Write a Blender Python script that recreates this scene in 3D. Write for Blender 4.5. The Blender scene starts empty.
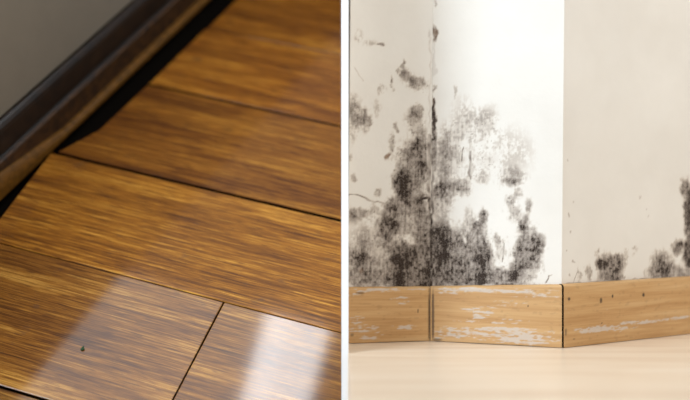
import bpy, bmesh, math, random
import numpy as np
from mathutils import Vector, Matrix

SC = bpy.context.scene
COL = SC.collection
random.seed(7)

# ------------------------------------------------------------------ camera
F = 1081.4                      # focal length in pixels of the 690 x 400 frame
HC = 0.156                      # lens height over the pale floor (m)
cam_d = bpy.data.cameras.new('camera')
cam = bpy.data.objects.new('camera', cam_d)
COL.objects.link(cam)
cam.location = (0, 0, HC)
cam.rotation_euler = (math.pi / 2, 0, 0)
cam_d.sensor_width = 36.0
cam_d.lens = 36.0 * F / 690
cam_d.clip_start = 0.01
cam_d.dof.use_dof = True
cam_d.dof.focus_distance = 1.17
cam_d.dof.aperture_fstop = 2.1
SC.camera = cam

# ------------------------------------------------------------------ world, lights, exposure
w = bpy.data.worlds.new('room_light')
SC.world = w
w.use_nodes = True
w.node_tree.nodes['Background'].inputs[0].default_value = (1.0, 0.985, 0.96, 1)
w.node_tree.nodes['Background'].inputs[1].default_value = 0.43


def area(name, loc, target, sx, sy, power, col):
    d = bpy.data.lights.new(name, 'AREA')
    d.shape = 'RECTANGLE'
    d.size, d.size_y, d.energy, d.color = sx, sy, power, col
    o = bpy.data.objects.new(name, d)
    COL.objects.link(o)
    o.location = loc
    o.rotation_euler = (Vector(target) - Vector(loc)).to_track_quat('-Z', 'Y').to_euler()
    return o


KEY = area('window_daylight', (-1.45, -0.15, 0.75), (0.2, 1.2, 0.2), 0.8, 0.8, 35, (0.74, 0.87, 1.0))
FILL = area('fill_light', (1.20, 0.66, 1.10), (0.3, 1.2, 0.12), 0.8, 0.8, 10.5, (1.0, 0.985, 0.96))  # added fill to brighten the right room, no lamp of the place
# roof window mirrored in the dark floor; second light added for the front plank's sheen
PANE_A = area('roof_window', (-0.148, 0.93, 0.961), (-0.047, 1.136, -0.017), 0.13, 0.26, 1.9, (0.93, 0.96, 1.0))
SHEEN = area('sheen_light', (-0.55, 0.985, 0.951), (-0.252, 1.162, 0.006), 0.78, 0.40, 3.0, (0.93, 0.96, 1.0))
for o_, t_ in ((PANE_A, (-0.047, 1.136, -0.017)), (SHEEN, (-0.252, 1.162, 0.006))):      # both square to the planks
    z_ = (o_.location - Vector(t_)).normalized()
    x_ = Vector((0.947, -0.233, -0.220)); x_ = (x_ - z_ * x_.dot(z_)).normalized()
    o_.rotation_euler = Matrix((x_, z_.cross(x_), z_)).transposed().to_euler()

SC.view_settings.view_transform = 'Standard'
SC.view_settings.look = 'None'
SC.view_settings.exposure = 0.0
SC.view_settings.gamma = 1.0
SC.view_settings.use_curve_mapping = False


# ------------------------------------------------------------------ helpers
def lin(r, g, b):
    f = lambda c: (c / 255 / 12.92) if c / 255 <= 0.04045 else ((c / 255 + 0.055) / 1.055) ** 2.4
    return (f(r), f(g), f(b), 1.0)


def tag(o, label=None, cat=None, kind=None, group=None):
    if label: o['label'] = label
    if cat: o['category'] = cat
    if kind: o['kind'] = kind
    if group: o['group'] = group
    return o


def link(name, me, mat, parent=None):
    o = bpy.data.objects.new(name, me)
    COL.objects.link(o)
    if mat: me.materials.append(mat)
    if parent: o.parent = parent
    return o


class NT:
    """tiny node-tree writer"""
    def __init__(s, name):
        s.m = bpy.data.materials.new(name)
        s.m.use_nodes = True
        s.t = s.m.node_tree
        s.b = s.t.nodes['Principled BSDF']

    def n(s, kind, **kw):
        nd = s.t.nodes.new(kind)
        for k, v in kw.items():
            if hasattr(nd, k) and not k.startswith('i_'):
                setattr(nd, k, v)
        return nd

    def l(s, a, b):
        s.t.links.new(a, b)

    def mapping(s, src, scale, loc=(0, 0, 0)):
        mp = s.n('ShaderNodeMapping')
        mp.inputs['Scale'].default_value = scale
        mp.inputs['Location'].default_value = loc
        s.l(src, mp.inputs['Vector'])
        return mp.outputs[0]

    def noise(s, vec, scale=1.0, detail=4, rough=0.55, dist=0.0):
        nd = s.n('ShaderNodeTexNoise')
        nd.inputs['Scale'].default_value = scale
        nd.inputs['Detail'].default_value = detail
        nd.inputs['Roughness'].default_value = rough
        nd.inputs['Distortion'].default_value = dist
        s.l(vec, nd.inputs['Vector'])
        return nd.outputs['Fac']

    def ramp(s, fac, stops):
        r = s.n('ShaderNodeValToRGB')
        e = r.color_ramp.elements
        while len(e) < len(stops): e.new(0.5)
        for i, (p, c) in enumerate(stops):
            e[i].position = p
            e[i].color = c if len(c) == 4 else (*c, 1)
        s.l(fac, r.inputs[0])
        return r.outputs[0]

    def mix(s, a, b, fac, mode='MIX'):
        mx = s.n('ShaderNodeMix', data_type='RGBA', blend_type=mode)
        for sock, v in ((mx.inputs[0], fac), (mx.inputs[6], a), (mx.inputs[7], b)):
            if hasattr(v, 'links'): s.l(v, sock)
            else: sock.default_value = v
        return mx.outputs[2]

    def math(s, op, a, b=0.0, clamp=False):
        m = s.n('ShaderNodeMath', operation=op, use_clamp=clamp)
        for sock, v in ((m.inputs[0], a), (m.inputs[1], b)):
            if hasattr(v, 'links'): s.l(v, sock)
            else: sock.default_value = v
        return m.outputs[0]

    def bump(s, h, strength, dist):
        bp = s.n('ShaderNodeBump')
        bp.inputs['Strength'].default_value = strength
        bp.inputs['Distance'].default_value = dist
        s.l(h, bp.inputs['Height'])
        s.l(bp.outputs[0], s.b.inputs['Normal'])


# ------------------------------------------------------------------ materials
def plank_material():
    k = NT('strand_wood')
    tc = k.n('ShaderNodeTexCoord')
    oi = k.n('ShaderNodeObjectInfo')
    off = k.n('ShaderNodeVectorMath', operation='SCALE')
    comb = k.n('ShaderNodeCombineXYZ')
    k.l(oi.outputs['Random'], comb.inputs[0]); k.l(oi.outputs['Random'], comb.inputs[1])
    k.l(comb.outputs[0], off.inputs[0]); off.inputs['Scale'].default_value = 37.0
    add = k.n('ShaderNodeVectorMath', operation='ADD')
    k.l(tc.outputs['Object'], add.inputs[0]); k.l(off.outputs[0], add.inputs[1])
    v = add.outputs[0]
    big = k.noise(k.mapping(v, (3.0, 34, 1)), 1, 3, 0.5, 0.3)
    mid = k.noise(k.mapping(v, (7, 300, 1)), 1, 4, 0.66, 0.25)
    fine = k.noise(k.mapping(v, (20, 800, 1)), 1, 3, 0.65, 0.2)
    fac = k.math('ADD', k.math('MULTIPLY', big, 0.30), k.math('ADD', k.math('MULTIPLY', mid, 0.38), k.math('MULTIPLY', fine, 0.40)))
    col = k.ramp(fac, [(0.39, lin(52, 28, 6)), (0.48, lin(100, 60, 14)), (0.56, lin(142, 93, 27)), (0.66, lin(198, 150, 68))])
    # dark fibre pores, short strokes along the grain
    pore = k.noise(k.mapping(v, (40, 760, 1)), 1, 2, 0.5)
    pf = k.ramp(pore, [(0.0, (0, 0, 0)), (0.56, (0, 0, 0)), (0.63, (1, 1, 1))])
    col = k.mix(col, lin(74, 42, 18), k.math('MULTIPLY', pf, 0.6))
    # faint bruised spots
    spot = k.noise(k.mapping(v, (38, 60, 1)), 1, 2, 0.5)
    sf = k.ramp(spot, [(0.0, (0, 0, 0)), (0.66, (0, 0, 0)), (0.76, (1, 1, 1))])
    col = k.mix(col, lin(86, 64, 48), k.math('MULTIPLY', sf, 0.45))
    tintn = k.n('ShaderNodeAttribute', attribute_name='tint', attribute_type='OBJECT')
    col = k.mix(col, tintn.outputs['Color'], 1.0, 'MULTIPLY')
    k.l(col, k.b.inputs['Base Color'])
    rg = k.n('ShaderNodeMapRange')
    rg.inputs['To Min'].default_value = 0.34; rg.inputs['To Max'].default_value = 0.5
    k.l(mid, rg.inputs['Value'])
    k.l(rg.outputs[0], k.b.inputs['Roughness'])
    k.b.inputs['Specular IOR Level'].default_value = 0.12
    k.b.inputs['Coat Weight'].default_value = 0.75
    k.b.inputs['Coat Roughness'].default_value = 0.085
    k.bump(k.math('ADD', fine, mid), 0.14, 0.0004)
    return k.m


def simple(name, col, rough=0.6, spec=0.5, grain=None, coat=0.0):
    k = NT(name)
    tc = k.n('ShaderNodeTexCoord')
    if grain:
        sc, c2, amt = grain
        nz = k.noise(k.mapping(tc.outputs['Object'], sc), 1, 4, 0.6, 0.3)
        c = k.mix(col, c2, k.ramp(nz, [(0.35, (0, 0, 0)), (0.68, (amt,) * 3)]))
        k.l(c, k.b.inputs['Base Color'])
        k.bump(nz, 0.15, 0.0006)
    else:
        k.b.inputs['Base Color'].default_value = col
    k.b.inputs['Roughness'].default_value = rough
    k.b.inputs['Specular IOR Level'].default_value = spec
    k.b.inputs['Coat Weight'].default_value = coat
    k.b.inputs['Coat Roughness'].default_value = 0.15
    return k.m


def mould_paint():
    k = NT('mouldy_paint')
    tc = k.n('ShaderNodeTexCoord')
    at = k.n('ShaderNodeAttribute', attribute_name='mould')
    rust = k.n('ShaderNodeAttribute', attribute_name='rust')
    base = k.noise(tc.outputs['Object'], 9, 4, 0.6)
    c = k.ramp(base, [(0.3, lin(226, 221, 212)), (0.7, lin(234, 230, 222))])
    fine = k.noise(tc.outputs['Object'], 900, 2, 0.6)
    m = k.math('ADD', at.outputs['Fac'], k.math('MULTIPLY', k.math('SUBTRACT', fine, 0.5), k.math('MULTIPLY', at.outputs['Fac'], 0.7)), True)
    mc = k.ramp(m, [(0.0, lin(172, 144, 112)), (0.5, lin(104, 80, 60)), (1.0, lin(44, 32, 24))])
    c = k.mix(c, mc, k.math('POWER', m, 0.72))
    c = k.mix(c, lin(128, 92, 58), rust.outputs['Fac'])
    k.l(c, k.b.inputs['Base Color'])
    k.b.inputs['Roughness'].default_value = 0.75
    k.b.inputs['Specular IOR Level'].default_value = 0.25
    h = k.math('ADD', k.noise(tc.outputs['Object'], 160, 4, 0.6), k.math('MULTIPLY', m, -0.5))
    k.bump(h, 0.25, 0.0012)
    return k.m


def pine_board():
    k = NT('scuffed_pine')
    tc = k.n('ShaderNodeTexCoord')
    at = k.n('ShaderNodeAttribute', attribute_name='scuff')
    dk = k.n('ShaderNodeAttribute', attribute_name='dark_mark')
    v = tc.outputs['Object']
    g1 = k.noise(k.mapping(v, (5, 5, 75)), 1, 4, 0.6, 0.6)
    g2 = k.noise(k.mapping(v, (14, 14, 420)), 1, 3, 0.6, 0.3)
    fac = k.math('ADD', k.math('MULTIPLY', g1, 0.7), k.math('MULTIPLY', g2, 0.3))
    c = k.ramp(fac, [(0.32, lin(178, 134, 84)), (0.5, lin(198, 157, 106)), (0.68, lin(212, 176, 128))])
    c = k.mix(c, lin(206, 200, 192), at.outputs['Fac'])
    c = k.mix(c, lin(58, 44, 34), dk.outputs['Fac'])
    k.l(c, k.b.inputs['Base Color'])
    k.b.inputs['Roughness'].default_value = 0.45
    k.b.inputs['Specular IOR Level'].default_value = 0.35
    k.bump(k.math('ADD', g2, at.outputs['Fac']), 0.2, 0.0006)
    return k.m


def pale_floor():
    k = NT('pale_laminate')
    tc = k.n('ShaderNodeTexCoord')
    v = tc.outputs['Object']
    g1 = k.noise(k.mapping(v, (2.2, 22, 1)), 1, 4, 0.55, 1.2)
    g2 = k.noise(k.mapping(v, (6, 130, 1)), 1, 3, 0.6, 0.4)
    fac = k.math('ADD', k.math('MULTIPLY', g1, 0.75), k.math('MULTIPLY', g2, 0.25))
    c = k.ramp(fac, [(0.36, lin(212, 188, 162)), (0.5, lin(225, 205, 180)), (0.64, lin(232, 216, 195))])
    k.l(c, k.b.inputs['Base Color'])
    k.b.inputs['Roughness'].default_value = 0.30
    k.b.inputs['Specular IOR Level'].default_value = 0.4
    return k.m


M_PLANK = plank_material()
M_MOULD = mould_paint()
M_PINE = pine_board()
M_PALE = pale_floor()
M_WHITE = simple('white_panel_paint', lin(250, 250, 250), 0.6, 0.3)
M_GREY = simple('grey_wall_paint', lin(124, 116, 102), 0.85, 0.15, ((30, 30, 30), lin(119, 111, 98), 0.6))
M_DARK = simple('dark_stained_wood', lin(24, 17, 11), 0.45, 0.22, ((4, 60, 60), lin(44, 29, 17), 0.8), 0.1)
M_BROWN = simple('brown_stained_wood', lin(38, 24, 13), 0.5, 0.3, ((4, 90, 90), lin(84, 54, 24), 0.8), 0.0)
M_SHOE = simple('honey_stained_wood', lin(84, 55, 14), 0.55, 0.15, ((4, 120, 120), lin(116, 76, 24), 0.9), 0.05)
M_GAP = simple('gap_shade', lin(14, 11, 8), 0.95, 0.02)  # black stands in for shade in seams, joints and beside the skirting
M_GREEN = simple('green_flake', lin(34, 66, 34), 0.7, 0.3)

# ------------------------------------------------------------------ white divider standing in for the blank strip between two views
PT = 0.0071                     # panel thickness
PF = 1.10                       # where its front edge stands


def box_mesh(name, lo, hi, bev=0.0):
    bm = bmesh.new()
    bmesh.ops.create_cube(bm, size=1)
    for v in bm.verts:
        v.co = Vector([lo[i] + (v.co[i] + 0.5) * (hi[i] - lo[i]) for i in range(3)])
    if bev:
        bmesh.ops.bevel(bm, geom=bm.edges[:], offset=bev, segments=2, affect='EDGES', profile=0.6)
    me = bpy.data.meshes.new(name)
    bm.to_mesh(me); bm.free()
    return me


part = link('divider_panel', box_mesh('divider_panel', (-PT / 2, PF, -0.75), (PT / 2, 2.9, 1.35), 0.0004), M_WHITE)
tag(part, 'thin white panel standing in for the blank strip between two separate views', 'partition', 'structure')

# ------------------------------------------------------------------ left room: dark strand-wood floor on a slope, own axes
U = Vector((0.94712331, -0.23331481, -0.22027629))      # along the planks
V = Vector((0.320675, 0.66434688, 0.67513759))          # across the planks
N = Vector((-0.01117973, -0.71007565, 0.70403664))      # up from this floor
ORG = Vector(((170 - 345) / F * 1.2, 1.2, -100 / F * 1.2 + HC))
ML = Matrix(((U.x, V.x, N.x, ORG.x), (U.y, V.y, N.y, ORG.y), (U.z, V.z, N.z, ORG.z), (0, 0, 0, 1)))
MLI = ML.inverted()
CUT_CO = MLI @ Vector((-PT / 2 - 0.0004, 1.0, 0))        # the divider's left face in this room's axes
CUT_NO = (MLI.to_3x3() @ Vector((1, 0, 0))).normalized()


def clip_left(bm):
    g = bm.verts[:] + bm.edges[:] + bm.faces[:]
    r = bmesh.ops.bisect_plane(bm, geom=g, plane_co=CUT_CO, plane_no=CUT_NO, clear_outer=True, dist=1e-6)
    ed = [e for e in r['geom_cut'] if isinstance(e, bmesh.types.BMEdge)]
    if ed:
        bmesh.ops.holes_fill(bm, edges=ed, sides=0)


def prism(name, poly, z0, z1, bev=0.0, clip=True, origin=None):
    """polygon in (u, v) raised from z0 to z1, top rim bevelled"""
    bm = bmesh.new()
    lo = [bm.verts.new((x, y, z0)) for x, y in poly]
    hi = [bm.verts.new((x, y, z1)) for x, y in poly]
    bm.faces.new(list(reversed(lo)))
    top = bm.faces.new(hi)
    nn = len(poly)
    for i in range(nn):
        bm.faces.new((lo[i], lo[(i + 1) % nn], hi[(i + 1) % nn], hi[i]))
    if bev:
        bmesh.ops.bevel(bm, geom=list(top.edges), offset=bev, segments=2, affect='EDGES', profile=0.5)
    if clip: clip_left(bm)
    bmesh.ops.recalc_face_normals(bm, faces=bm.faces[:])
    me = bpy.data.meshes.new(name)
    bm.to_mesh(me); bm.free()
    return me


floor = link('floor', prism('floor', [(-0.75, -0.80), (1.2, -0.80), (1.2, 1.1), (-0.75, 1.1)], -0.030, -0.0125), M_GAP)
floor.matrix_world = ML
tag(floor, 'dark brown strand-wood plank floor beside the grey wall', 'floor', 'structure')

# seams across (v) and the plank ends (u); gaps are modelled
vA, vB, vC, vD, vE = 0.1745, 0.0155, -0.1600, 0.3350, 0.4757
G = 0.0007
up = lambda v: -0.2084 + (v - 0.2308) * 0.167            # far rows cut short: the black gap stands in for the skirting's shadow
planks = [
    # polygon (u,v), tilt about the long axis (deg), tilt about the short axis (deg), height, tint
    ([(-0.2469, vB + G), (0.62, vB + G), (0.62, vA - 0.0028), (-0.2469, vA - 0.0028)], 0, 0, 0.0006, (1.28, 1.16, 0.86)),
    ([(-0.262, vC + 0.0018), (0.0586 - G, vC + 0.0018), (0.0586 - G, vB - G), (-0.262, vB - G)], 0.9, 0, 0.0, (0.92, 0.84, 0.80)),
    ([(0.0586 + G, vC + 0.0018), (0.75, vC + 0.0018), (0.75, vB - G), (0.0586 + G, vB - G)], 1.1, 0, -0.0002, (0.92, 0.84, 0.72)),
    ([(-0.30, vC - 0.18), (0.50, vC - 0.18), (0.50, vC - 0.0018), (-0.30, vC - 0.0018)], 0, 0, -0.0006, (0.72, 0.66, 0.60)),
    ([(-0.2405, vA + 0.0022), (0.60, vA + 0.0022), (0.60, vD - 0.0016), (up(vD), vD - 0.0016), (up(0.2308), 0.2308)], 0, 0, -0.0004, (0.80, 0.65, 0.40)),  # this and the rows beyond tinted darker, imitating light that falls off
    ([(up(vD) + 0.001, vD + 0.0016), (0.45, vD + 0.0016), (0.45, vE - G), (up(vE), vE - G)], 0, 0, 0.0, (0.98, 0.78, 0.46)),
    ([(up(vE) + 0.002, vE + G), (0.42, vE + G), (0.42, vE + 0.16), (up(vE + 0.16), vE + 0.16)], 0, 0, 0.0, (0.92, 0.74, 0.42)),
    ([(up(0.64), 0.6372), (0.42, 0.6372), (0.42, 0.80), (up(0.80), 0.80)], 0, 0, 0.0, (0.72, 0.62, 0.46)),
    ([(-0.30, vC - 0.342), (0.40, vC - 0.342), (0.40, vC - 0.1815), (-0.30, vC - 0.1815)], 0, 0, 0, (0.8, 0.74, 0.68)),
]
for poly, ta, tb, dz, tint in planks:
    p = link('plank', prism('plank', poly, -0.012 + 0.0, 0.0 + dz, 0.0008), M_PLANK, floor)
    p.data.materials.append(M_GAP)                       # plank edges blackened for the shade deep in the seams
    for pf in p.data.polygons:
        if pf.normal.z < 0.3: pf.material_index = 1
    if ta:
        cv = sum(q[1] for q in poly) / len(poly)
        T = Matrix.Translation((0, cv, 0))
        p.matrix_local = T @ Matrix.Rotation(math.radians(ta), 4, 'X') @ T.inverted()
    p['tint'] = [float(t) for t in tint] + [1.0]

fl = link('green_flake', prism('green_flake', [(-0.002, -0.001), (0.0, -0.0026), (0.0022, -0.0012), (0.0014, 0.0012), (0.0016, 0.0034), (-0.0004, 0.0016)], 0, 0.0012, 0.0003, False), M_GREEN)

# skirting: extruded profiles along the wall line, turned a little against the planks
q0 = Vector((-0.2640, 0.0820)); bd = Vector((0.15640, 0.98769)); bn = Vector((0.98769, -0.15640))


def extrude_profile(name, prof, s0, s1, steps=1, taper=None):
    bm = bmesh.new()
    rings = []
    for i in range(steps + 1):
        s = s0 + (s1 - s0) * i / steps
        ring = []
        for off, h in prof:
            p = q0 + bd * s + bn * off
            ring.append(bm.verts.new((p.x, p.y, h * (taper(s) if taper and h > 0 else 1))))
        rings.append(ring)
    m = len(prof)
    for a, b in zip(rings, rings[1:]):
        for i in range(m):
            bm.faces.new((a[i], a[(i + 1) % m], b[(i + 1) % m], b[i]))
    bm.faces.new(rings[0]); bm.faces.new(list(reversed(rings[-1])))
    bmesh.ops.recalc_face_normals(bm, faces=bm.faces[:])
    clip_left(bm)
    me = bpy.data.meshes.new(name)
    bm.to_mesh(me); bm.free()
    return me


S0, S1 = -0.55, 1.15
prof = [(-0.026, -0.010), (-0.0115, -0.010), (-0.0115, 0.036), (-0.0120, 0.0385), (-0.0145, 0.0400), (-0.0140, 0.0415),
        (-0.0128, 0.0430), (-0.0128, 0.068), (-0.0136, 0.0738), (-0.0160, 0.0772), (-0.0195, 0.0787), (-0.026, 0.0790)]
base = link('baseboard_left', extrude_profile('baseboard_left', prof, S0, S1, 6), M_DARK)
base.matrix_world = ML
tag(base, 'dark stained wooden baseboard under the grey wall', 'baseboard', 'structure')
# lower plinth face and the shoe moulding are pieces of the baseboard
plin = [(-0.0120, -0.010), (-0.0085, -0.010), (-0.0085, 0.0345), (-0.0092, 0.0365), (-0.0120, 0.0375)]
link('plinth_strip', extrude_profile('plinth_strip', plin, S0, S1, 6), M_BROWN, base)
shoe = [(-0.0088, -0.002), (0.0, -0.002), (0.0, 0.0035)]
for i in range(1, 8):
    a = math.radians(90 * i / 7)
    shoe.append((-0.0088 + 0.0088 * math.cos(a), 0.0035 + 0.0100 * math.sin(a)))
link('shoe_moulding', extrude_profile('shoe_moulding', shoe, S0, S1, 60, lambda s: min(2.0, max(0.5, 2.0 - (s - 0.01) * 12.5))), M_SHOE, base)  # taper gives the shoe the shape of its lit part, narrowing into shadow

wprof = [(-0.060, -0.03), (-0.024, -0.03), (-0.024, 0.36), (-0.060, 0.36)]
wl = link('wall_left', extrude_profile('wall_left', wprof, S0, S1), M_GREY)
wl.matrix_world = ML
tag(wl, 'plain grey painted wall above the dark baseboard', 'wall', 'structure')

fp = None


def on_left_floor(px, py):
    r = Vector(((px - 345) / F, 1, -(py - 200) / F))
    o = Vector((0, 0, HC))
    t = (ORG - o).dot(N) / r.dot(N)
    return MLI @ (o + r * t)


fp = on_left_floor(82.5, 349)
fl.matrix_world = ML @ Matrix.Translation((fp.x, fp.y, 0.0002)) @ Matrix.Rotation(0.5, 4, 'Z')
tag(fl, 'tiny dark green flake lying on the front plank', 'flake')

# ------------------------------------------------------------------ right room: corner of painted walls over a pale floor
rng = np.random.default_rng(11)
TAB = rng.random((256, 256))


def vnoise(x, y, seed=0):
    x = np.asarray(x) + seed * 17.31; y = np.asarray(y) + seed * 9.17
    xi = np.floor(x).astype(int); yi = np.floor(y).astype(int)
    fx = x - xi; fy = y - yi
    fx = fx * fx * (3 - 2 * fx); fy = fy * fy * (3 - 2 * fy)
    g = lambda a, b: TAB[(a * 37 + b * 101) % 256, (a * 59 + b * 13 + seed * 7) % 256]
    return (g(xi, yi) * (1 - fx) + g(xi + 1, yi) * fx) * (1 - fy) + (g(xi, yi + 1) * (1 - fx) + g(xi + 1, yi + 1) * fx) * fy


def fbm(x, y, octv=4, seed=0, gain=0.55):
    s = 0; a = 1; t = 0
    for i in range(octv):
        s = s + a * vnoise(x * 2 ** i, y * 2 ** i, seed + i); t += a; a *= gain
    return s / t


def sstep(a, b, x):
    t = np.clip((x - a) / (b - a), 0, 1)
    return t * t * (3 - 2 * t)


# plan of the board faces (x, y)
def plan(px, py):
    d = F * HC / (py - 200)
    return Vector(((px - 345) / F * d, d))


B0, B1, B2, B3 = plan(348, 343.8), plan(430, 341.2), plan(563.5, 348.3), plan(690, 334.0)
dirL = (B1 - B0).normalized(); dirM = (B2 - B1).normalized(); dirR = (B3 - B2).normalized()
nrm = lambda d: Vector((d.y, -d.x))                     # towards the room
BT = 0.007                                               # board thickness


def isect(p, d, q, e):
    k = d.x * e.y - d.y * e.x
    t = ((q.x - p.x) * e.y - (q.y - p.y) * e.x) / k
    return p + d * t


def offset_chain(o):
    a0 = B0 - nrm(dirL) * o; b0 = B1 - nrm(dirM) * o; c0 = B2 - nrm(dirR) * o
    p1 = isect(a0, dirL, b0, dirM); p2 = isect(b0, dirM, c0, dirR)
    p0 = isect(a0, dirL, Vector((PT / 2 - 0.0006, 0)), Vector((0, 1)))
    p3 = p2 + dirR * 0.62
    return p0, p1, p2, p3


W0, W1, W2, W3 = offset_chain(BT)
LEAN = 3.0 / 285                                         # the corner posts lean a touch to the right


def wall_coords(A, d, px, py):
    """pixel of the photograph -> (s, h) on the wall through A along d"""
    r = Vector(((px - 345) / F, 1.0))
    p = isect(Vector((0, 0)), r, A, d)
    t = p.y
    h = HC - (py - 200) / F * t
    s = (p - A).dot(d) - LEAN * max(h - 0.07, 0) * d.x
    return s, h, t / F


def wall(name, A, B, d, blobs, lines, rusts, label, step=0.0009, hmax=0.42, htop=1.05, smax=None):
    L = (B - A).length
    Lf = L if smax is None else smax
    ss = list(np.arange(0, Lf, step)) + [Lf]
    if Lf < L: ss += [L]
    hh = [0.0] + list(np.arange(0.045, hmax, step)) + [hmax, 0.6, 0.8, htop]
    ss = np.array(ss); hh = np.array(hh)
    S, H = np.meshgrid(ss, hh)
    k = 1.15e-3
    wx = S + (fbm(S / 0.012, H / 0.012, 3, 1) - 0.5) * 0.010 + (fbm(S / 0.004, H / 0.004, 2, 5) - 0.5) * 0.0035
    wy = H + (fbm(S / 0.012, H / 0.012, 3, 2) - 0.5) * 0.010 + (fbm(S / 0.004, H / 0.004, 2, 6) - 0.5) * 0.0035
    inv = np.ones_like(S)
    for px, py, rx, ry, a, *rest in blobs:
        ang = math.radians(rest[0]) if rest else 0
        s0, h0, m = wall_coords(A, d, px, py)
        fs = abs(d.x)
        dx = (wx - s0) * fs; dy = wy - h0
        ex = (dx * math.cos(ang) + dy * math.sin(ang)) / (rx * m)
        ey = (-dx * math.sin(ang) + dy * math.cos(ang)) / (ry * m)
        r = np.sqrt(ex * ex + ey * ey)
        if a > 0:
            inv *= 1 - min(a, .97) * (1 - sstep(0.40, 1.42, r))
        else:
            inv = 1 - (1 - inv) * (1 + a * (1 - sstep(0.4, 1.2, r)))
    D = 1 - inv
    n1 = fbm(S / 0.016, H / 0.020, 5, 20, 0.6)
    n2 = fbm(S / 0.0024, H / 0.0030, 3, 30)
    n3 = fbm(S / 0.0016, H / 0.014, 2, 40)
    n4 = fbm(S / 0.014, H / 0.0020, 2, 50)
    tex = np.clip((0.44 * n1 + 0.32 * n2 + 0.16 * n3 + 0.08 * n4 - 0.5) * 3.3 + 0.5, 0, 1)
    D = np.clip(D * 1.27, 0, 1)
    thin = D * 1.45 * sstep(0.30, 0.85, tex)              # young growth: separate spots
    wash = D * (0.38 + 0.95 * tex)
    deep = D * (0.55 + 0.60 * tex)
    k1 = np.clip((D - 0.22) / 0.25, 0, 1); k2 = np.clip((D - 0.75) / 0.25, 0, 1)
    m_ = (thin * (1 - k1) + wash * k1) * (1 - k2) + deep * k2
    # scattered specks around the growth
    sp = fbm(S / 0.0022, H / 0.0026, 2, 60)
    m_ = np.maximum(m_, sstep(0.68, 0.80, sp) * np.clip(D * 2.2, 0, 1) * 0.6)
    mould = np.clip(m_, 0, 1)
    # strokes: cracks, drips along the corner
    for x0, y0, x1, y1, wd, a in lines:
        s0, h0, m = wall_coords(A, d, x0, y0); s1, h1, _ = wall_coords(A, d, x1, y1)
        fs = abs(d.x)
        ax, ay, bx, by = s0 * fs, h0, s1 * fs, h1
        px_, py_ = S * fs, H
        jx = px_ + (vnoise(S / 0.006, H / 0.006, 71) - 0.5) * 0.003; jy = py_ + (vnoise(S / 0.006, H / 0.006, 72) - 0.5) * 0.003
        t = np.clip(((jx - ax) * (bx - ax) + (jy - ay) * (by - ay)) / ((bx - ax) ** 2 + (by - ay) ** 2 + 1e-12), 0, 1)
        dist = np.hypot(jx - ax - t * (bx - ax), jy - ay - t * (by - ay))
        br = 0.45 + 0.9 * vnoise(S / 0.005, H / 0.005, 80)
        mould = np.maximum(mould, np.clip(a * br * (1 - sstep(0.4, 1.3, dist / (wd * m))), 0, 1))
    rust = np.zeros_like(S)
    for px, py, rx, ry, a in rusts:
        s0, h0, m = wall_coords(A, d, px, py)
        r = np.hypot((wx - s0) * abs(d.x) / (rx * m), (wy - h0) / (ry * m))
        rust = np.maximum(rust, a * (1 - sstep(0.3, 1.2, r)))
    nh, ns = S.shape
    lean = LEAN * np.clip(H - 0.07, 0, None)
    X = A.x + d.x * S + lean
    Y = A.y + d.y * S
    bumpy = (fbm(S / 0.05, H / 0.05, 2, 90) - 0.5) * 0.0010 * np.minimum(1, np.minimum(S, L - S).clip(0) / 0.01)
    n_ = nrm(d)
    co = np.stack([X + n_.x * bumpy, Y + n_.y * bumpy, H], -1).reshape(-1, 3)
    idx = np.arange(nh * ns).reshape(nh, ns)
    f = np.stack([idx[:-1, :-1], idx[:-1, 1:], idx[1:, 1:], idx[1:, :-1]], -1).reshape(-1, 4)
    # back side, so that the wall has thickness
    TH = 0.03
    c4 = [idx[0, 0], idx[0, -1], idx[-1, -1], idx[-1, 0]]
    back = [co[c] + np.array([-n_.x * TH, -n_.y * TH, 0]) for c in c4]
    nb = len(co)
    co = np.vstack([co, back])
    faces = f.tolist() + [[nb + 3, nb + 2, nb + 1, nb]]
    faces += [[nb + 3, nb, *idx[:, 0].tolist()][::-1][::-1], [nb + 1, nb + 2, *idx[::-1, -1].tolist()], [nb + 2, nb + 3, *idx[-1, :].tolist()], [nb, nb + 1, *idx[0, ::-1].tolist()]]
    me = bpy.data.meshes.new(name)
    me.from_pydata(co.tolist(), [], faces)
    for nm, arr in (('mould', mould), ('rust', rust)):
        at = me.attributes.new(nm, 'FLOAT', 'POINT')
        at.data.foreach_set('value', np.concatenate([arr.ravel(), np.zeros(4)]).astype(np.float32))
    me.polygons.foreach_set('use_smooth', [True] * len(f) + [False] * (len(me.polygons) - len(f)))
    me.update()
    o = link(name, me, M_MOULD)
    return tag(o, label, 'wall', 'structure')


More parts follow.
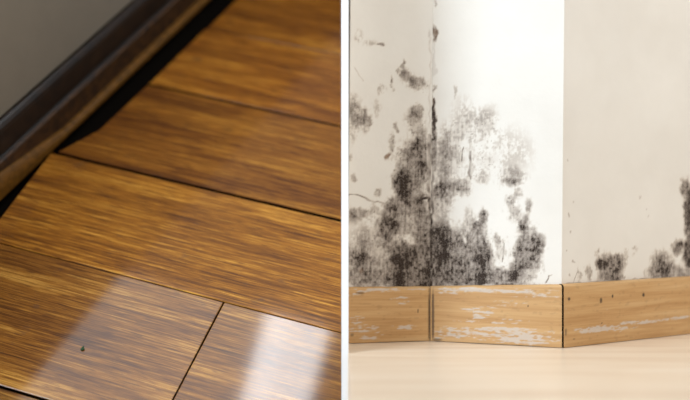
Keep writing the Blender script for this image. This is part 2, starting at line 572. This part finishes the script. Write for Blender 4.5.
# growths: (x, y, rx, ry, strength, turn) where they sit in the photograph, carried onto each wall's own plane
bl_left = [
    (357, 113, 9, 17, .52, 20), (366, 121, 5, 11, .40), (352, 128, 5, 14, .22), (376, 108, 3, 7, .2),
    (358, 36, 4, 6, .18), (371, 42, 6, 4, .22), (381, 45, 4, 2.2, .5), (403, 64, 3, 4, .45), (399, 71, 3, 4, .38), (406, 75, 5, 7, .52),
    (418, 84, 10, 9, .50), (413, 80, 5, 7, .4), (381, 90, 3, 6, .22), (391, 84, 2, 8, .25), (391, 80, 1.6, 2, .5),
    (398, 129, 2.4, 5, .40), (392, 145, 4, 10, .42), (388, 157, 3, 4, .45), (405, 149, 4, 2.5, .5),
    (417, 110, 8, 6, .35), (416, 122, 9, 14, .46), (421, 138, 7, 12, .45), (413, 150, 9, 12, .45), (412, 168, 17, 26, .66), (403, 180, 12, 13, .55),
    (420, 158, 8, 20, .45), (353, 177, 3, 4, .38), (350, 158, 2, 4, .2),
    (378, 194, 4, 4, .42), (360, 213, 13, 6, .42), (375, 208, 5, 7, .35), (352, 216, 5, 10, .3),
    (410, 198, 18, 6, .66), (408, 188, 15, 8, .6), (418, 205, 12, 10, .58), (393, 205, 8, 6, .55), (404, 220, 20, 20, .55), (386, 226, 11, 14, .66),
    (390, 240, 10, 14, .6), (422, 222, 7, 22, .55), (408, 255, 22, 14, .72), (414, 270, 24, 24, .92), (396, 272, 14, 18, .78), (422, 260, 12, 32, .85),
    (372, 252, 20, 30, .40), (362, 268, 18, 22, .42), (385, 280, 24, 9, .5), (355, 283, 12, 5, .45), (350, 262, 6, 20, .3), (364, 271, 4, 3, .5),
    (411, 240, 8, 5, -.6), (400, 236, 6, 3, -.35),
]
ln_left = [(346, 193, 372, 200, .8, .7), (372, 200, 392, 206, .8, .6), (395, 203, 428, 198, 1.8, .8), (354, 66, 362, 82, .5, .25),
           (430, 40, 430, 140, .8, .14), (430, 135, 429, 200, 2.2, .6), (429.5, 200, 429.5, 288, 2.5, .8)]
ru_left = [(388, 157, 2.6, 5, .7), (430, 35, 2, 5, .25), (362, 271, 3, 2, .4)]
bl_mid = [
    (433, 122, 2.2, 17, .8), (433, 150, 3, 30, .45), (434, 33, 2.6, 7, .6), (436, 87, 1.5, 4, .4), (434, 4, 1.6, 3, .35), (455, 92, 2, 6, .22),
    (443, 165, 8, 36, .42), (452, 140, 9, 18, .24), (455, 165, 10, 18, .30), (447, 190, 14, 10, .55), (462, 188, 9, 8, .50), (440, 205, 12, 14, .35),
    (474, 130, 18, 22, .20), (488, 120, 10, 14, .22), (462, 120, 10, 20, .16), (471, 172, 4, 9, .36), (483, 162, 12, 8, .20), (513, 176, 13, 10, .30), (508, 183, 12, 5, .30),
    (505, 152, 24, 24, .16), (482, 176, 6, 6, .25),
    (437, 266, 15, 28, .95), (436, 240, 8, 16, .6), (450, 256, 16, 30, .66), (470, 262, 24, 26, .45), (445, 228, 10, 12, .40), (461, 245, 9, 22, .50), (462, 272, 16, 15, .62),
    (484, 216, 5, 7, .78), (480, 228, 8, 10, .50), (478, 246, 14, 16, .60), (486, 258, 8, 9, .50), (480, 276, 18, 10, .60), (470, 222, 6, 14, .3),
    (499, 240, 3, 7, .45), (503, 250, 4, 12, .3), (505, 276, 16, 9, .60), (527, 252, 13, 26, .66), (534, 246, 7, 18, .5), (519, 262, 9, 20, .55), (522, 278, 10, 6, .55),
    (512, 206, 6, 13, .42), (518, 194, 5, 6, .3), (529, 206, 4, 8, .42), (523, 224, 7, 10, .5), (506, 181, 9, 3, .25),
    (485, 284, 45, 3.0, .65),
    (465, 240, 2.2, 7, -.6), (452, 222, 3, 9, -.5), (443, 262, 2, 9, -.35), (500, 264, 5, 6, -.4),
]
ln_mid = [(463.5, 148, 463, 160, .7, .7), (470.5, 152, 469, 178, 1.0, .6), (433, 100, 433, 140, 1.7, 1.0), (432, 140, 432, 215, 1.6, .7), (431, 215, 431, 288, 2.5, .95),
          (545, 283, 549, 277, .6, .6), (549, 277, 553, 276, .5, .5), (494, 275, 494, 285, .6, .8), (452, 230, 453, 262, .6, .5), (458, 245, 461, 270, .6, .5),
          (503, 240, 503, 262, .6, .6), (438, 284, 545, 286, .9, .6)]
ru_mid = [(434, 34, 2.2, 5, .4), (433, 95, 2, 10, .3), (433, 60, 1.8, 50, .18)]
bl_right = [
    (611, 267, 14, 14, .72), (617, 262, 10, 8, .5), (600, 263, 6, 7, .55), (626, 257, 4, 6, .32), (588, 273, 4.5, 8, .5), (597, 252, 3, 3, .35), (612, 279, 16, 5, .55),
    (634, 251, 3, 4, .2), (662, 265, 14, 14, .6), (656, 274, 14, 8, .46), (672, 272, 12, 10, .5), (685, 275, 10, 7, .4),
    (685, 186, 7, 9, .66), (688, 205, 6, 18, .72), (690, 225, 7, 24, .75), (678, 246, 7, 7, .72), (690, 254, 9, 16, .82), (676, 253, 4, 4, .3),
    (579, 275, 2, 8, .35),
]
ln_right = [(573, 283, 578, 272, .5, .4), (566, 284, 690, 276, .9, .4)]
ru_right = [(569, 215, 1.4, 2, .5), (571, 233, 1.4, 1.6, .5), (568, 250, 1.2, 2, .5), (573, 263, 1.6, 1.6, .5), (570, 275, 1.6, 2, .5), (572, 200, 1.2, 1.5, .35), (646, 210, 1.5, 1.5, .3), (640, 196, 1.2, 1.2, .3), (649, 217, 1, 1, .3),
            (567, 160, 1.2, 2.5, .35)]

wa = wall('wall_back', W0, W1, dirL, bl_left, ln_left, ru_left, 'cream wall with heavy black mould next to the white divider')
wb = wall('wall_middle', W1, W2, dirM, bl_mid, ln_mid, ru_mid, 'bright white wall with grey mould between the two corners')
wc = wall('wall_right', W2, W3, dirR, bl_right, ln_right, ru_right, 'cream wall with separate mould patches on the far right', smax=0.28)


# ---- baseboards: scuffed pine, rounded top, mitred ends
def board(name, A, B, d, hA, hB, a_in, b_in, scuffs, dark_marks, label, edges=(0.0, 0.0)):
    """hA / hB: height at the ends; a_in / b_in: how the back edge of each end shifts along d (mitre)"""
    L = (B - A).length
    step = 0.0012
    ss = np.linspace(0, 1, max(8, int(L / step)))
    R = 0.0035
    prof = [(BT - 0.0003, 0.0), (0.0, 0.0)] + [(0.0, t) for t in np.linspace(0.02, 0.93, 80)]
    nl = len(prof)
    prof += [('a', t) for t in (0.2, 0.45, 0.7, 1.0)] + [('b', 0)]
    n_ = nrm(d)
    co = []; sc = []; stn = []
    seed = abs(hash(label)) % 5 if False else len(label) % 7
    for u in ss:
        ht = hA + (hB - hA) * u + (float(vnoise(u * 9, 3.3, seed)) - .5) * 0.0006
        for q in prof:
            if q[0] == 'a':
                th = q[1] * math.pi / 2
                off = R * (1 - math.cos(th)); h = ht * 0.95 + ht * 0.05 * math.sin(th)
            elif q[0] == 'b':
                off = BT - 0.0003; h = ht
            else:
                off = q[0]; h = q[1] * ht * 0.95 / 0.93 if q[1] else 0
            s0 = edges[0] + a_in * off / BT; s1 = L - edges[1] + b_in * off / BT
            s = s0 + (s1 - s0) * u
            p = A + d * s - n_ * off
            co.append((p.x, p.y, h + 0.0005))
    co = np.array(co)
    # coordinates along the board for wear
    S = (co[:, 0] - A.x) * d.x + (co[:, 1] - A.y) * d.y
    H = co[:, 2]
    scuff = np.zeros(len(co)); dark_mark = np.zeros(len(co))
    nz = fbm(S / 0.016, H / 0.0016, 3, 11 + seed); nf = fbm(S / 0.005, H / 0.0016, 3, 15 + seed)
    for px, py, rx, ry, a in scuffs:
        s0, h0, m = wall_coords(A, d, px, py)
        s0 += LEAN * max(h0 - 0.07, 0) * d.x
        r = np.hypot((S - s0) * d.x / (rx * m), (H - h0) / (ry * m))
        e = (1 - sstep(0.35, 1.25, r)) * a
        scuff = np.maximum(scuff, np.clip(e * 1.25 - (1 - np.clip((nz + nf - 1) * 1.3 + 0.5, 0, 1)) * 1.5, 0, 1) * 1.6)
    for px, py, rx, ry, a in dark_marks:  # nail holes and spots, also dark strips at the corner joint and foot
        s0, h0, m = wall_coords(A, d, px, py)
        r = np.hypot((S - s0) * d.x / (rx * m), (H - h0) / (ry * m)) + (nf - .5) * 0.5
        dark_mark = np.maximum(dark_mark, (1 - sstep(0.6, 1.2, r)) * a)
    dark_mark = np.maximum(dark_mark, sstep(0.70, 0.80, fbm(S / 0.006, H / 0.003, 2, 44 + seed)) * 0.12)
    scuff = np.clip(scuff, 0, 0.68)
    np_ = len(prof); nu = len(ss)
    idx = np.arange(nu * np_).reshape(nu, np_)
    faces = np.stack([idx[:-1, :-1], idx[1:, :-1], idx[1:, 1:], idx[:-1, 1:]], -1).reshape(-1, 4).tolist()
    faces += [[idx[i, -1], idx[i + 1, -1], idx[i + 1, 0], idx[i, 0]] for i in range(nu - 1)]
    faces += [idx[0, :].tolist(), idx[-1, ::-1].tolist()]
    me = bpy.data.meshes.new(name)
    me.from_pydata(co.tolist(), [], faces)
    for nm, arr in (('scuff', scuff), ('dark_mark', dark_mark)):
        at = me.attributes.new(nm, 'FLOAT', 'POINT')
        at.data.foreach_set('value', arr.astype(np.float32))
    bm = bmesh.new(); bm.from_mesh(me); bmesh.ops.recalc_face_normals(bm, faces=bm.faces[:]); bm.to_mesh(me); bm.free()
    o = link(name, me, M_PINE)
    me.materials.append(M_GAP)                           # sawn ends blackened for the shade in the open joints
    for pf in me.polygons:
        if len(pf.vertices) > 4: pf.material_index = 1
    return tag(o, label, 'baseboard', 'structure')


def height(px, top, bot):
    return (bot - top) * HC / (bot - 200)


kM = (W1 - B1).dot(dirL); kM2 = (W1 - B1).dot(dirM); kR = (W2 - B2).dot(dirM); kR2 = (W2 - B2).dot(dirR)
Bs = isect(B0, dirL, Vector((PT / 2 - 0.0006, 0)), Vector((0, 1)))
BE = B2 + dirR * 0.60
hL0, hL1 = height(348, 287.9, 343.8), height(430, 286.9, 341.2)
hM0, hM1 = height(430, 286.9, 341.2), height(563, 285.2, 348.3)
hR0 = height(563.5, 284.6, 348.3); hR690 = height(690, 277.1, 334.0)
hR1 = hR0 + (hR690 - hR0) * 0.60 / (B3 - B2).length
board('baseboard_back', Bs, B1, dirL, hL0, hL1, 0.0, kM,
      [(362, 329, 18, 5, 1.0), (370, 336, 22, 5, .7), (385, 290, 45, 2.5, .9), (400, 300, 12, 6, .45), (357, 296, 12, 5, .5), (410, 327, 22, 2.5, .8), (355, 320, 14, 6, .5)],
      [(418, 311, 1, 2.2, .8), (360, 293, 5, 1.5, .5), (429, 316, 1.2, 28, .7), (352, 335, 2, 2, .5), (400, 342, 30, 1.2, .5)],
      'left piece of scuffed pine baseboard below the blackest mould', (0, 0.0004))
board('baseboard_middle', B1, B2, dirM, hM0, hM1, kM2, kR,
      [(500, 291, 65, 3.5, 1.0), (450, 291, 14, 4, .95), (480, 311, 18, 7, .85), (478, 318, 10, 6, .8), (500, 330, 60, 4, .95), (470, 334, 40, 6, .8), (520, 338, 40, 7, .95), (497, 322, 40, 4, .6), (440, 337, 9, 5, .7), (535, 295, 25, 4, .7), (510, 303, 18, 4, .5)],
      [(528, 306, 1, 1, .9), (433, 316, 1.4, 28, .8), (498, 345, 62, 1.2, .5), (437, 340, 5, 2, .6)],
      'middle piece of pine baseboard covered in whitish scratches', (0.0004, 0.0017))
board('baseboard_right', B2, BE, dirR, hR0, hR1, 0.0, 0.0,
      [(600, 329, 34, 3.6, 1.25), (640, 322, 30, 2.6, 1.1), (676, 318, 22, 2.0, .9), (578, 329, 14, 2.4, .7), (620, 329, 22, 3, .8), (600, 310, 20, 2, .25), (567, 315, 3, 10, .4)],
      [(569, 299, 1.6, 1.6, .95), (601, 300.5, 1.8, 3.4, .8), (612.5, 296, 1.2, 1.8, .9), (643.5, 295, 1.6, 2, .9), (566, 332, 1.2, 4, .6), (602, 323, .8, .8, .8), (574, 339, 1.4, 1, .5)],
      'right piece of pine baseboard with nail holes and one grey scrape', (0.0004, 0))

# ---- pale floor
xl = PT / 2 - 0.0005
poly = [(xl, -0.35), (1.4, -0.35), (1.4, 2.0), (xl, 2.0)]
bm = bmesh.new()
lo = [bm.verts.new((x, y, -0.35)) for x, y in poly]; hi = [bm.verts.new((x, y, 0)) for x, y in poly]
bm.faces.new(lo[::-1]); bm.faces.new(hi)
for i in range(4): bm.faces.new((lo[i], lo[(i + 1) % 4], hi[(i + 1) % 4], hi[i]))
me = bpy.data.meshes.new('floor'); bm.to_mesh(me); bm.free()
fr = link('floor', me, M_PALE)
tag(fr, 'pale blond wooden floor in front of the mouldy corner', 'floor', 'structure')
